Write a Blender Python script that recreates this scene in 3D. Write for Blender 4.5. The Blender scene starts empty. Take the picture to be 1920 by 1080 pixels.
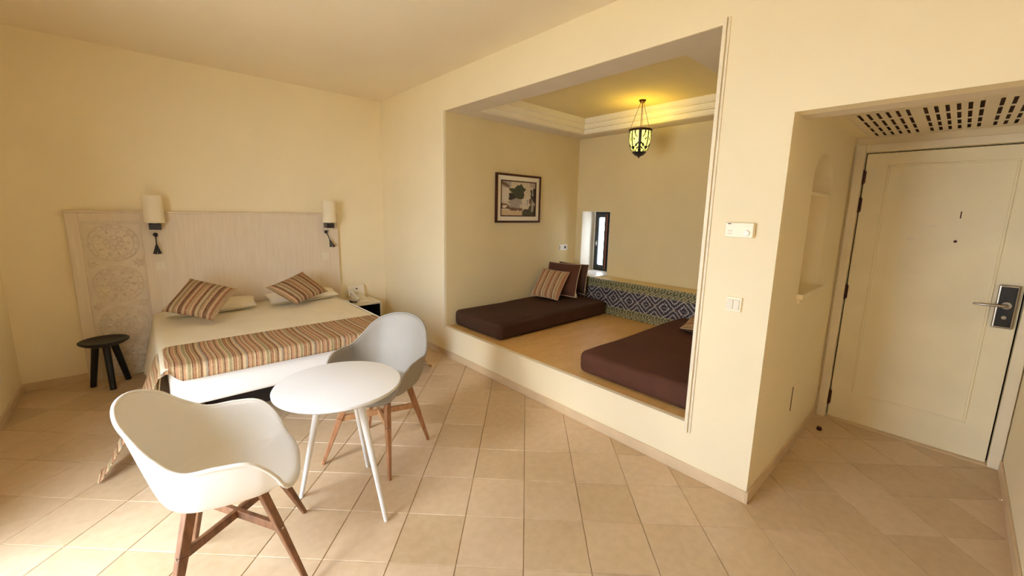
import bpy, bmesh, math, random
from mathutils import Vector, Matrix
R_ = random.Random(7)
sc = bpy.context.scene
col = sc.collection
PI = math.pi

# ------------------------------------------------------------------ camera, sky, sun, exposure
cam_d = bpy.data.cameras.new('camera'); cam = bpy.data.objects.new('camera', cam_d); col.objects.link(cam)
right = Vector((0.74005819, -0.67222097, 0.02080479)); up = Vector((0.09407978, 0.1341051, 0.98649116))
fwd = Vector((0.66593007, 0.72810356, -0.16248798))
M = Matrix((right, up, -fwd)).transposed().to_4x4(); M.translation = Vector((-2.3539, -5.116, 1.58))
cam.matrix_world = M
cam_d.sensor_width = 36; cam_d.lens = 757.926 / 1920 * 36
cam_d.shift_x = -0.93 / 1920; cam_d.shift_y = -17.47 / 1920; cam_d.clip_start = 0.02
sc.camera = cam

world = bpy.data.worlds.new('sky'); sc.world = world; world.use_nodes = True
wn = world.node_tree.nodes; wl = world.node_tree.links
bg = wn['Background']; bg.inputs[0].default_value = (0.86, 0.98, 1.14, 1); bg.inputs[1].default_value = 17.0

def light(name, kind, loc, energy, color=(1, 1, 1), **kw):
    d = bpy.data.lights.new(name, kind); d.energy = energy; d.color = color
    for k, v in kw.items(): setattr(d, k, v)
    o = bpy.data.objects.new(name, d); o.location = loc; col.objects.link(o); return o
SUN_DIR = Vector((0.97, 0.14, -0.52)).normalized()
sun = light('sun', 'SUN', (-8, -8, 8), 1.7, (1.0, 0.97, 0.92), angle=math.radians(11))
sun.rotation_euler = SUN_DIR.to_track_quat('-Z', 'Y').to_euler()
# sky portals (they only guide sampling of the sky through the openings)
DY0, DY1, DZ = -4.00, -2.45, 2.15       # balcony doorway in the left wall
p = light('door_portal', 'AREA', (-3.50, (DY0 + DY1) / 2, DZ / 2), 1, shape='RECTANGLE', size=DY1 - DY0, size_y=DZ)
p.rotation_euler = Vector((1, 0, 0)).to_track_quat('-Z', 'Z').to_euler()
p.data.cycles.is_portal = True
VY0, VY1, VZ0, VZ1 = -6.00, -4.70, .90, 2.10    # second window in the left wall, beside the camera
p = light('side_window_portal', 'AREA', (-3.50, (VY0 + VY1) / 2, (VZ0 + VZ1) / 2), 1, shape='RECTANGLE', size=VY1 - VY0, size_y=VZ1 - VZ0)
p.rotation_euler = Vector((1, 0, 0)).to_track_quat('-Z', 'Z').to_euler(); p.data.cycles.is_portal = True
p = light('window_portal', 'AREA', (2.60, -1.79, 1.19), 1, shape='RECTANGLE', size=.45, size_y=.9)
p.rotation_euler = Vector((-1, 0, 0)).to_track_quat('-Z', 'Z').to_euler(); p.data.cycles.is_portal = True

sc.view_settings.view_transform = 'Standard'; sc.view_settings.look = 'None'
sc.view_settings.gamma = 1; sc.view_settings.use_curve_mapping = False
sc.view_settings.exposure = -0.06
sc.cycles.use_denoising = True
try: sc.cycles.denoiser = 'OPENIMAGEDENOISE'
except Exception: pass
sc.cycles.max_bounces = 14; sc.cycles.diffuse_bounces = 10; sc.cycles.transparent_max_bounces = 8
sc.cycles.caustics_reflective = False; sc.cycles.caustics_refractive = False
sc.cycles.sample_clamp_indirect = 8

# ------------------------------------------------------------------ materials
def srgb(r, g, b):
    f = lambda c: (c / 255) / 12.92 if c / 255 <= .04045 else ((c / 255 + .055) / 1.055) ** 2.4
    return (f(r), f(g), f(b), 1)
class Mt:
    def __init__(s, name, rough=.6, color=(.8, .8, .8, 1), spec=.5, metal=0):
        s.m = bpy.data.materials.new(name); s.m.use_nodes = True; s.t = s.m.node_tree; s.N = s.t.nodes; s.L = s.t.links
        s.b = s.N['Principled BSDF']; i = s.b.inputs
        i['Base Color'].default_value = color; i['Roughness'].default_value = rough
        i['Specular IOR Level'].default_value = spec; i['Metallic'].default_value = metal
    def n(s, typ, **kw):
        x = s.N.new(typ)
        for k, v in kw.items():
            if k.startswith('i_'):
                key = k[2:]; key = int(key) if key.isdigit() else key.replace('_', ' ')
                x.inputs[key].default_value = v
            else: setattr(x, k, v)
        return x
    def l(s, a, b): s.L.new(a, b)
    def math(s, op, a, b=None, c=None):
        x = s.N.new('ShaderNodeMath'); x.operation = op
        for i, v in enumerate((a, b, c)):
            if v is None: continue
            if isinstance(v, (int, float)): x.inputs[i].default_value = v
            else: s.l(v, x.inputs[i])
        return x.outputs[0]
    def ramp(s, fac, stops, interp='LINEAR'):
        x = s.N.new('ShaderNodeValToRGB'); cr = x.color_ramp; cr.interpolation = interp
        while len(cr.elements) < len(stops): cr.elements.new(1)
        for e, (p_, c) in zip(cr.elements, stops): e.position = p_; e.color = c
        s.l(fac, x.inputs[0]); return x.outputs[0]
    def mix(s, fac, a, b, blend='MIX'):
        x = s.N.new('ShaderNodeMix'); x.data_type = 'RGBA'; x.blend_type = blend
        for sock, v in ((x.inputs[0], fac), (x.inputs[6], a), (x.inputs[7], b)):
            if isinstance(v, (int, float, tuple)): sock.default_value = v
            else: s.l(v, sock)
        return x.outputs[2]
    def bump(s, h, strength=.2, dist=.01):
        x = s.n('ShaderNodeBump'); x.inputs['Strength'].default_value = strength; x.inputs['Distance'].default_value = dist
        s.l(h, x.inputs['Height']); s.l(x.outputs[0], s.b.inputs['Normal'])
    def noise(s, scale, detail=4, coord='Object', sc3=None):
        tc = s.n('ShaderNodeTexCoord') if coord != 'World' else s.n('ShaderNodeNewGeometry')
        o = tc.outputs[coord] if coord != 'World' else tc.outputs['Position']
        if sc3:
            mp = s.n('ShaderNodeMapping'); mp.inputs['Scale'].default_value = sc3; s.l(o, mp.inputs[0]); o = mp.outputs[0]
        x = s.n('ShaderNodeTexNoise'); x.inputs['Scale'].default_value = scale; x.inputs['Detail'].default_value = detail
        s.l(o, x.inputs['Vector']); return x.outputs['Fac']
MM = {}
def plain(key, color, rough=.6, spec=.4, metal=0, var=.05, nscale=6, bumps=0, bscale=120, coord='Object'):
    a = Mt(key, rough, color, spec, metal)
    if var:
        f = a.noise(nscale, 4, coord)
        dk = tuple(c * (1 - var) for c in color[:3]) + (1,); lt = tuple(min(1, c * (1 + var)) for c in color[:3]) + (1,)
        a.l(a.ramp(f, [(.3, dk), (.7, lt)]), a.b.inputs['Base Color'])
    if bumps: a.bump(a.noise(bscale, 3, coord), bumps, .004)
    MM[key] = a.m; return a
plain('cream_plaster', (.88, .785, .56, 1), .85, .2, var=.025, nscale=1.6, bumps=.12, bscale=60, coord='World')
plain('ceiling_plaster', (.86, .77, .60, 1), .9, .2, var=.02, nscale=1.2, coord='World')
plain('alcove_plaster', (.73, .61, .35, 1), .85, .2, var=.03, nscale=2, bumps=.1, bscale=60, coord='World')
plain('cornice_white', (.83, .77, .64, 1), .8, .2, var=.02)
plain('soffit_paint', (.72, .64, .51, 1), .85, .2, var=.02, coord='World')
plain('trim_paint', (.86, .78, .60, 1), .5, .4, var=.03)
plain('door_paint', (.87, .79, .56, 1), .35, .5, var=.05, nscale=3, coord='World')
plain('frame_paint', (.82, .73, .54, 1), .4, .5, var=.04, nscale=4, coord='World')
plain('baseboard_tile', (.66, .51, .33, 1), .45, .4, var=.08, nscale=5, coord='World')
plain('white_plastic', (.86, .82, .74, 1), .35, .5, var=0)
plain('fitting_cream', (.90, .83, .64, 1), .4, .5, var=0)
plain('cream_plastic', (.80, .73, .58, 1), .4, .5, var=0)
plain('white_lacquer', (.75, .755, .765, 1), .28, .5, var=0)
plain('white_shell', (.86, .84, .80, 1), .32, .5, var=0)
plain('grey_shell', (.30, .27, .23, 1), .5, .4, var=.03, bumps=.05, bscale=300)
plain('dark_metal', (.025, .02, .02, 1), .4, .5, var=0)
plain('black_plastic', (.006, .006, .007, 1), .3, .5, var=0)
plain('chrome', (.42, .38, .32, 1), .28, .5, 1, var=0)
plain('bronze', (.08, .03, .02, 1), .45, .5, .7, var=.2, nscale=40)
plain('black_window', (.018, .02, .02, 1), .35, .5, var=0)
plain('window_red', (.14, .04, .02, 1), .5, .4, var=.1)
plain('stool_black', (.012, .014, .013, 1), .45, .4, var=.25, nscale=20, bumps=.15, bscale=80)
plain('mattress_white', (.88, .86, .82, 1), .85, .2, var=.02)
plain('bedspread_cream', (.84, .77, .60, 1), .9, .15, var=.03, nscale=8, bumps=.25, bscale=260)
plain('pillow_white', (.84, .78, .63, 1), .9, .15, var=.02, bumps=.1, bscale=40)
plain('underbed_shade', (.03, .022, .018, 1), .7, .2, var=0)
plain('brown_fabric', (.062, .030, .018, 1), .85, .25, var=.12, nscale=4, bumps=.25, bscale=220)
plain('red_brown_fabric', (.098, .038, .023, 1), .85, .25, var=.10, nscale=4, bumps=.25, bscale=220)
plain('piping_cream', (.55, .42, .28, 1), .8, .2, var=.1)
plain('lamp_fabric', (.84, .76, .58, 1), .85, .2, var=.02, bumps=.15, bscale=300)
plain('duct_dark', (.05, .025, .015, 1), .8, .1, var=0)
plain('grille_paint', (.78, .70, .55, 1), .45, .4, var=0)
plain('grout', (.42, .31, .19, 1), .9, .1, var=.15, nscale=20, coord='World')
plain('terrace_stone', (.70, .60, .46, 1), .8, .2, var=.1, nscale=2, coord='World')
plain('paper_cream', (.80, .74, .60, 1), .6, .3, var=0)
plain('phone_cream', (.74, .68, .54, 1), .4, .5, var=0)
plain('dark_cord', (.03, .015, .015, 1), .5, .4, var=0)
plain('interior_dark', (.012, .010, .010, 1), .8, .2, var=0)
plain('night_paint', (.78, .72, .58, 1), .5, .4, var=.02)

a = Mt('floor_tile', .38, spec=.45)                                       # glazed stone tile, tone varies per tile
oi = a.n('ShaderNodeObjectInfo'); nz = a.noise(3.2, 5, 'World'); nf = a.noise(22, 4, 'World')
base = a.ramp(a.math('ADD', a.math('MULTIPLY', nz, .55), a.math('MULTIPLY', oi.outputs['Random'], .45)),
              [(.22, (.50, .36, .21, 1)), (.5, (.59, .44, .28, 1)), (.8, (.66, .50, .34, 1))])
a.l(a.mix(.3, base, a.ramp(nf, [(.35, (.50, .36, .21, 1)), (.65, (.68, .53, .36, 1))])), a.b.inputs['Base Color'])
a.l(a.ramp(nf, [(.3, (.30,) * 3 + (1,)), (.7, (.48,) * 3 + (1,))]), a.b.inputs['Roughness'])
a.bump(nf, .08, .004); MM['floor_tile'] = a.m

a = Mt('platform_floor', .5, spec=.4)
nz = a.noise(2.0, 5, 'World', (1, 4, 1)); nf = a.noise(14, 5, 'World', (1, 5, 1))
a.l(a.mix(.4, a.ramp(nz, [(.3, (.62, .36, .11, 1)), (.7, (.78, .50, .20, 1))]), a.ramp(nf, [(.3, (.58, .33, .10, 1)), (.7, (.78, .52, .22, 1))])), a.b.inputs['Base Color'])
MM['platform_floor'] = a.m

def wood(key, c1, c2, axis=(1, 1, 8), rough=.45, scale=9):
    a = Mt(key, rough, spec=.4)
    f = a.noise(scale, 6, 'Object', axis); a.l(a.ramp(f, [(.3, c1), (.7, c2)]), a.b.inputs['Base Color']); a.bump(f, .12, .003)
    MM[key] = a.m
wood('walnut_wood', (.13, .055, .025, 1), (.24, .11, .05, 1), (6, 6, 1), .42)
wood('chair_wood', (.26, .11, .045, 1), (.40, .19, .085, 1), (6, 6, 1), .42)
wood('light_wood', (.40, .20, .085, 1), (.56, .31, .15, 1), (6, 6, 1), .42)
wood('headboard_wood', (.72, .61, .47, 1), (.78, .68, .54, 1), (9, 1, .7), .6, 5)
wood('carved_wood', (.70, .60, .47, 1), (.76, .67, .54, 1), (3, 3, 3), .7, 5)

def stripes(key, seq, period, axis=0, sat=1.0, weave=320):
    a = Mt(key, .9, spec=.15)
    uv = a.n('ShaderNodeUVMap'); uv.uv_map = 'UVMap'; sp = a.n('ShaderNodeSeparateXYZ'); a.l(uv.outputs[0], sp.inputs[0])
    tot = sum(w for w, _ in seq); f = a.math('FRACT', a.math('DIVIDE', sp.outputs[axis], period))
    st, acc = [], 0
    for w, c in seq: st.append((acc / tot, c)); acc += w
    c = a.ramp(f, st, 'CONSTANT')
    nz = a.noise(90, 3, 'Object'); c = a.mix(.22, c, a.ramp(nz, [(.3, (.10, .05, .02, 1)), (.7, (.62, .46, .27, 1))]))
    a.l(c, a.b.inputs['Base Color'])
    wv = a.math('SINE', a.math('MULTIPLY', sp.outputs[axis], 900)); a.bump(a.math('ADD', wv, a.noise(weave, 2)), .25, .002)
    MM[key] = a.m
BR, DK, RU, CR, TN, PK, OL, GY = ((.15, .055, .025, 1), (.07, .028, .018, 1), (.36, .14, .065, 1), (.62, .47, .28, 1), (.40, .25, .12, 1), (.52, .27, .15, 1), (.34, .28, .14, 1), (.34, .29, .22, 1))
stripes('runner_stripe', [(2, CR), (1, BR), (3, PK), (1, CR), (2, TN), (1, DK), (2, PK), (2, CR), (3, OL), (1, CR), (1, BR), (1, TN), (2, RU), (1, CR), (3, TN), (1, DK), (1, RU), (3, CR), (2, GY), (1, BR), (2, PK), (1, CR), (1, RU), (2, TN)], .215)
stripes('cushion_stripe', [(3, TN), (1, CR), (2, RU), (2, DK), (2, TN), (1, CR), (2, OL), (1, BR), (3, TN), (1, CR), (1, RU), (1, DK), (3, BR), (2, TN), (1, CR), (2, RU), (1, BR), (2, TN)], .20)
stripes('cushion_stripe_warm', [(3, TN), (1, CR), (3, RU), (1, BR), (2, PK), (1, CR), (3, TN), (2, RU), (1, DK), (2, CR)], .165)

def zellige():
    a = Mt('patterned_tile', .3, spec=.5)
    g = a.n('ShaderNodeNewGeometry'); sp = a.n('ShaderNodeSeparateXYZ'); a.l(g.outputs['Position'], sp.inputs[0])
    P = .2225; y = a.math('DIVIDE', sp.outputs[1], P); z = a.math('DIVIDE', a.math('SUBTRACT', sp.outputs[2], .22125), P)
    ay = a.math('ABSOLUTE', a.math('SUBTRACT', a.math('FRACT', y), .5)); az = a.math('ABSOLUTE', a.math('SUBTRACT', a.math('FRACT', z), .5))
    d = a.math('ADD', ay, az)                                               # diamond distance 0..1
    nz = a.noise(30, 2, 'World')
    rings = a.math('SINE', a.math('ADD', a.math('MULTIPLY', d, 25), a.math('MULTIPLY', nz, 3.0)))
    fl = a.math('SINE', a.math('MULTIPLY', a.math('SUBTRACT', ay, az), 40)); f2 = a.math('SINE', a.math('MULTIPLY', a.math('MULTIPLY', ay, az), 190))
    line = a.math('GREATER_THAN', a.math('ADD', rings, a.math('MULTIPLY', a.math('MULTIPLY', fl, f2), .9)), .55)
    mid = a.mix(line, (.030, .028, .045, 1), (.50, .46, .42, 1))
    wx = a.math('ADD', a.math('MULTIPLY', y, 18.85), a.math('MULTIPLY', a.math('SINE', a.math('MULTIPLY', z, 25)), 1.6))
    wz = a.math('ADD', a.math('MULTIPLY', z, 17), a.math('MULTIPLY', a.math('SINE', a.math('MULTIPLY', y, 18.85)), 1.8))
    fo = a.math('ADD', a.math('MULTIPLY', a.math('SINE', wx), a.math('COSINE', wz)), a.math('MULTIPLY', nz, .5))
    ed = a.math('LESS_THAN', a.math('ABSOLUTE', a.math('SUBTRACT', fo, .50)), .24)
    outer = a.mix(ed, (.075, .08, .04, 1), (.62, .57, .30, 1))
    zz = sp.outputs[2]
    inm = a.math('MULTIPLY', a.math('GREATER_THAN', zz, .444), a.math('LESS_THAN', zz, .666))
    a.l(a.mix(inm, outer, mid), a.b.inputs['Base Color']); MM['patterned_tile'] = a.m
zellige()

a = Mt('window_glass', .02, (1, 1, 1, 1)); 
tr = a.n('ShaderNodeBsdfTransparent'); gl = a.n('ShaderNodeBsdfGlossy'); gl.inputs['Roughness'].default_value = .02
mx = a.n('ShaderNodeMixShader'); mx.inputs[0].default_value = .06; a.l(tr.outputs[0], mx.inputs[1]); a.l(gl.outputs[0], mx.inputs[2])
a.l(mx.outputs[0], a.N['Material Output'].inputs[0]); MM['window_glass'] = a.m
a = Mt('diffuser_fabric', .9)  # translucent sheet for the blind added to soften the sun
tr = a.n('ShaderNodeBsdfTranslucent'); df = a.n('ShaderNodeBsdfDiffuse'); tr.inputs[0].default_value = (.62, .60, .55, 1); df.inputs[0].default_value = (.8, .78, .72, 1)
mx = a.n('ShaderNodeMixShader'); mx.inputs[0].default_value = .5; a.l(tr.outputs[0], mx.inputs[1]); a.l(df.outputs[0], mx.inputs[2]); a.l(mx.outputs[0], a.N['Material Output'].inputs[0]); MM['diffuser_fabric'] = a.m
a = Mt('lit_glass', .4, (.9, .8, .2, 1)); a.b.inputs['Emission Color'].default_value = (1.0, .88, .20, 1); a.b.inputs['Emission Strength'].default_value = 1.6; MM['lit_glass'] = a.m
a = Mt('picture_print', .6); ca = a.n('ShaderNodeVertexColor'); ca.layer_name = 'Col'; a.l(ca.outputs[0], a.b.inputs['Base Color']); MM['picture_print'] = a.m

# ------------------------------------------------------------------ mesh helpers
class MB:
    def __init__(s): s.v = []; s.f = []; s.uv = None
    def add(s, vs, fs):
        o = len(s.v); s.v += [tuple(v) for v in vs]; s.f += [tuple(i + o for i in f) for f in fs]; return s
    def box(s, x0, x1, y0, y1, z0, z1):
        vs = [(x, y, z) for x in (x0, x1) for y in (y0, y1) for z in (z0, z1)]
        return s.add(vs, [(0, 1, 3, 2), (4, 6, 7, 5), (0, 4, 5, 1), (2, 3, 7, 6), (0, 2, 6, 4), (1, 5, 7, 3)])
    def beam(s, p0, p1, w0, h0, w1=None, h1=None, hint=(0, 0, 1), shift=0):   # tapered rectangular bar
        p0, p1 = Vector(p0), Vector(p1); w1 = w0 if w1 is None else w1; h1 = h0 if h1 is None else h1
        d = (p1 - p0).normalized(); a_ = d.cross(Vector(hint)).normalized(); b_ = a_.cross(d).normalized()
        vs = []
        for p_, w, h in ((p0, w0, h0), (p1, w1, h1)):
            for i, j in ((-1, -1), (1, -1), (1, 1), (-1, 1)): vs.append(p_ + a_ * w / 2 * i + b_ * h / 2 * j)
        return s.add(vs, [(0, 3, 2, 1), (4, 5, 6, 7), (0, 1, 5, 4), (1, 2, 6, 5), (2, 3, 7, 6), (3, 0, 4, 7)])
    def tube(s, pts, rs, n=10, cap=True):
        pts = [Vector(p_) for p_ in pts]; rs = rs if isinstance(rs, (list, tuple)) else [rs] * len(pts)
        o = len(s.v); a_ = None
        for i, p_ in enumerate(pts):
            d = (pts[min(i + 1, len(pts) - 1)] - pts[max(i - 1, 0)]).normalized()
            if a_ is None: a_ = d.orthogonal().normalized()
            a_ = (a_ - d * a_.dot(d)).normalized(); b_ = d.cross(a_)
            for k in range(n):
                t = 2 * PI * k / n; s.v.append(tuple(p_ + (a_ * math.cos(t) + b_ * math.sin(t)) * rs[i]))
        for i in range(len(pts) - 1):
            for k in range(n):
                s.f.append((o + i * n + k, o + i * n + (k + 1) % n, o + (i + 1) * n + (k + 1) % n, o + (i + 1) * n + k))
        if cap:
            s.f.append(tuple(o + k for k in range(n))[::-1]); s.f.append(tuple(o + (len(pts) - 1) * n + k for k in range(n)))
        return s
    def lathe(s, prof, c=(0, 0, 0), n=32, cap0=True, cap1=True):      # prof: (r, z)
        o = len(s.v)
        for r, z in prof:
            for k in range(n):
                t = 2 * PI * k / n; s.v.append((c[0] + r * math.cos(t), c[1] + r * math.sin(t), c[2] + z))
        for i in range(len(prof) - 1):
            for k in range(n): s.f.append((o + i * n + k, o + i * n + (k + 1) % n, o + (i + 1) * n + (k + 1) % n, o + (i + 1) * n + k))
        if cap0: s.f.append(tuple(o + k for k in range(n))[::-1])
        if cap1: s.f.append(tuple(o + (len(prof) - 1) * n + k for k in range(n)))
        return s
    def grid(s, fn, nu, nv, close_u=False, uvfn=None):
        o = len(s.v)
        for j in range(nv + 1):
            for i in range(nu + (0 if close_u else 1)): s.v.append(tuple(fn(i / nu, j / nv)))
        w = nu if close_u else nu + 1
        for j in range(nv):
            for i in range(nu):
                i2 = (i + 1) % w; s.f.append((o + j * w + i, o + j * w + i2, o + (j + 1) * w + i2, o + (j + 1) * w + i))
        return s
    def obj(s, name, mat, parent=None, smooth=False, bevel=0, seg=2, solid=0, loc=None, sub=0, auto=False, world_parent=None):
        me = bpy.data.meshes.new(name); 
        vs = s.v
        base = Vector((0, 0, 0))
        if parent is not None: base = Vector(parent.get('_o', (0, 0, 0)))
        elif loc is not None: base = Vector(loc)
        vs = [tuple(Vector(v) - base) for v in s.v]
        me.from_pydata(vs, [], s.f); me.update()
        bm = bmesh.new(); bm.from_mesh(me); bmesh.ops.recalc_face_normals(bm, faces=bm.faces); bm.to_mesh(me); bm.free()
        if s.uv:
            ul = me.uv_layers.new(name='UVMap')
            for lp in me.loops: ul.data[lp.index].uv = s.uv[lp.vertex_index]
        me.materials.append(MM[mat])
        if smooth:
            for p_ in me.polygons: p_.use_smooth = True
        o = bpy.data.objects.new(name, me); col.objects.link(o)
        if parent is not None: o.parent = parent; o['_o'] = tuple(base)
        else: o.location = base; o['_o'] = tuple(base)
        if solid: m = o.modifiers.new('s', 'SOLIDIFY'); m.thickness = solid; m.offset = 0
        if bevel: m = o.modifiers.new('b', 'BEVEL'); m.width = bevel; m.segments = seg; m.limit_method = 'ANGLE'; m.angle_limit = math.radians(40)
        if sub: m = o.modifiers.new('u', 'SUBSURF'); m.levels = sub; m.render_levels = sub
        if auto and smooth:
            try: m = o.modifiers.new('e', 'EDGE_SPLIT'); m.split_angle = math.radians(40)
            except Exception: pass
        return o
def thing(name, label, cat, loc, group=None):
    o = bpy.data.objects.new(name, None); col.objects.link(o); o.location = loc; o['_o'] = tuple(loc); o.empty_display_size = .1
    return tag(o, label, cat, group)
def tag(o, label, cat, group=None):
    o['label'] = label; o['category'] = cat
    if group: o['group'] = group
    return o
def struct(o): o['kind'] = 'structure'; return o

# ------------------------------------------------------------------ the room
XL, H = -3.225, 2.91
YF = -6.9                                     # wall behind the camera
OY0, OY1, OZ0, OZ1 = -4.141, -1.4766, .333, 2.57  # alcove opening
NY0, NY1, XD = -5.50, -4.511, 1.622           # entrance passage, door plane
AX = 2.166                                    # alcove back wall

# floor: a grout bed with every tile its own object
m = MB().box(XL, 0, YF, 0, -.06, -.004); m.box(0, XD + .3, NY0, NY1, -.06, -.004)
floor = struct(m.obj('floor', 'grout'))
ta, tx, ty, ts = -.7718, -.1666, -2.9086, .3056
e1 = Vector((math.cos(ta), math.sin(ta))); e2 = Vector((math.sin(ta), -math.cos(ta)))
def clip(poly, a_, b_, c_):                   # keep a*x+b*y<=c
    out = []
    for i in range(len(poly)):
        p_, q = poly[i], poly[(i + 1) % len(poly)]; dp = a_ * p_[0] + b_ * p_[1] - c_; dq = a_ * q[0] + b_ * q[1] - c_
        if dp <= 0: out.append(p_)
        if dp * dq < 0: t = dp / (dp - dq); out.append((p_[0] + t * (q[0] - p_[0]), p_[1] + t * (q[1] - p_[1])))
    return out
def area(p_): return abs(sum(p_[i][0] * p_[(i + 1) % len(p_)][1] - p_[(i + 1) % len(p_)][0] * p_[i][1] for i in range(len(p_)))) / 2 if len(p_) > 2 else 0
def tile_mesh(me_name, poly, top=0.0, bev=.002):
    cx = sum(p_[0] for p_ in poly) / len(poly); cy = sum(p_[1] for p_ in poly) / len(poly)
    n = len(poly); ins = []
    for x, y in poly:
        d = math.hypot(x - cx, y - cy) or 1; k = max(0, 1 - bev * 1.4 / d); ins.append((cx + (x - cx) * k, cy + (y - cy) * k))
    vs = [(x, y, top - .004) for x, y in poly] + [(x, y, top) for x, y in ins]
    fs = [tuple(range(n, 2 * n))] + [(i, (i + 1) % n, n + (i + 1) % n, n + i) for i in range(n)]
    me = bpy.data.meshes.new(me_name); me.from_pydata(vs, [], fs)
    bm = bmesh.new(); bm.from_mesh(me); bmesh.ops.recalc_face_normals(bm, faces=bm.faces)
    if sum(f.normal.z for f in bm.faces) < 0: bmesh.ops.reverse_faces(bm, faces=bm.faces)
    bm.to_mesh(me); bm.free(); me.materials.append(MM['floor_tile']); return me
gap = .0028; hs = ts / 2 - gap / 2
full = tile_mesh('floor_tile', [tuple(e1 * a_ * hs + e2 * b_ * hs) for a_, b_ in ((-1, -1), (1, -1), (1, 1), (-1, 1))])
cand = []
for j in range(-26, 27):
    for i in range(-26, 27):
        c = Vector((tx, ty)) + e1 * ts * (j + .5) + e2 * ts * (i + .5)
        if not (XL - .3 < c.x < XD + .3 and YF - .2 < c.y < .3): continue
        sq = [tuple(c + e1 * a_ * hs + e2 * b_ * hs) for a_, b_ in ((-1, -1), (1, -1), (1, 1), (-1, 1))]
        whole = clip(clip(sq, -1, 0, -XL), 0, 1, 0); whole = clip(whole, 1, 0, XD + .03)
        pr = clip(whole, 1, 0, 0) if whole else []
        pc = clip(clip(clip(whole, -1, 0, 0), 0, 1, NY1), 0, -1, -NY0) if whole else []
        if whole and area(pc) < 1e-5 and area(pr) < 1e-4: continue
        if not whole: continue
        tot = area(pr) + area(pc)
        if tot < 4e-4: continue
        if abs(tot - (2 * hs) ** 2) < 1e-6: cand.append((c, None))
        elif abs(tot - area(whole)) < 1e-6: cand.append((c, [whole]))
        else: cand.append((c, [q for q in (pr, pc) if area(q) > 4e-4]))
cand.sort(key=lambda t: (t[0] - Vector((-2.35, -5.1))).length)
for c, polys in cand:
    if polys is None:
        o = bpy.data.objects.new('tile', full); o.location = (c.x, c.y, 0)
    else:
        me = None
        if len(polys) == 1: me = tile_mesh('cut_tile', [(x - c.x, y - c.y) for x, y in polys[0]])
        else:
            ms = [tile_mesh('cut_tile', [(x - c.x, y - c.y) for x, y in q]) for q in polys]
            bm = bmesh.new(); [bm.from_mesh(q) for q in ms]; me = ms[0]; bm.to_mesh(me); bm.free()
        o = bpy.data.objects.new('tile', me); o.location = (c.x, c.y, 0)
    col.objects.link(o); o.parent = floor

struct(MB().box(XL - .3, .0, YF - .2, .2, H, H + .2).obj('ceiling', 'ceiling_plaster'))
struct(MB().box(XL - .3, .0, 0, .2, 0, H).obj('wall_back', 'cream_plaster'))
struct(MB().box(XL - .3, .0, YF - .2, YF, 0, H).obj('wall_front', 'cream_plaster'))
m = MB().box(XL - .3, XL, DY1, 0, 0, H); m.box(XL - .3, XL, VY1, DY0, 0, H); m.box(XL - .3, XL, DY0, DY1, DZ, H)
m.box(XL - .3, XL, YF, VY0, 0, H); m.box(XL - .3, XL, VY0, VY1, 0, VZ0); m.box(XL - .3, XL, VY0, VY1, VZ1, H)
struct(m.obj('wall_left', 'cream_plaster'))
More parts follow.
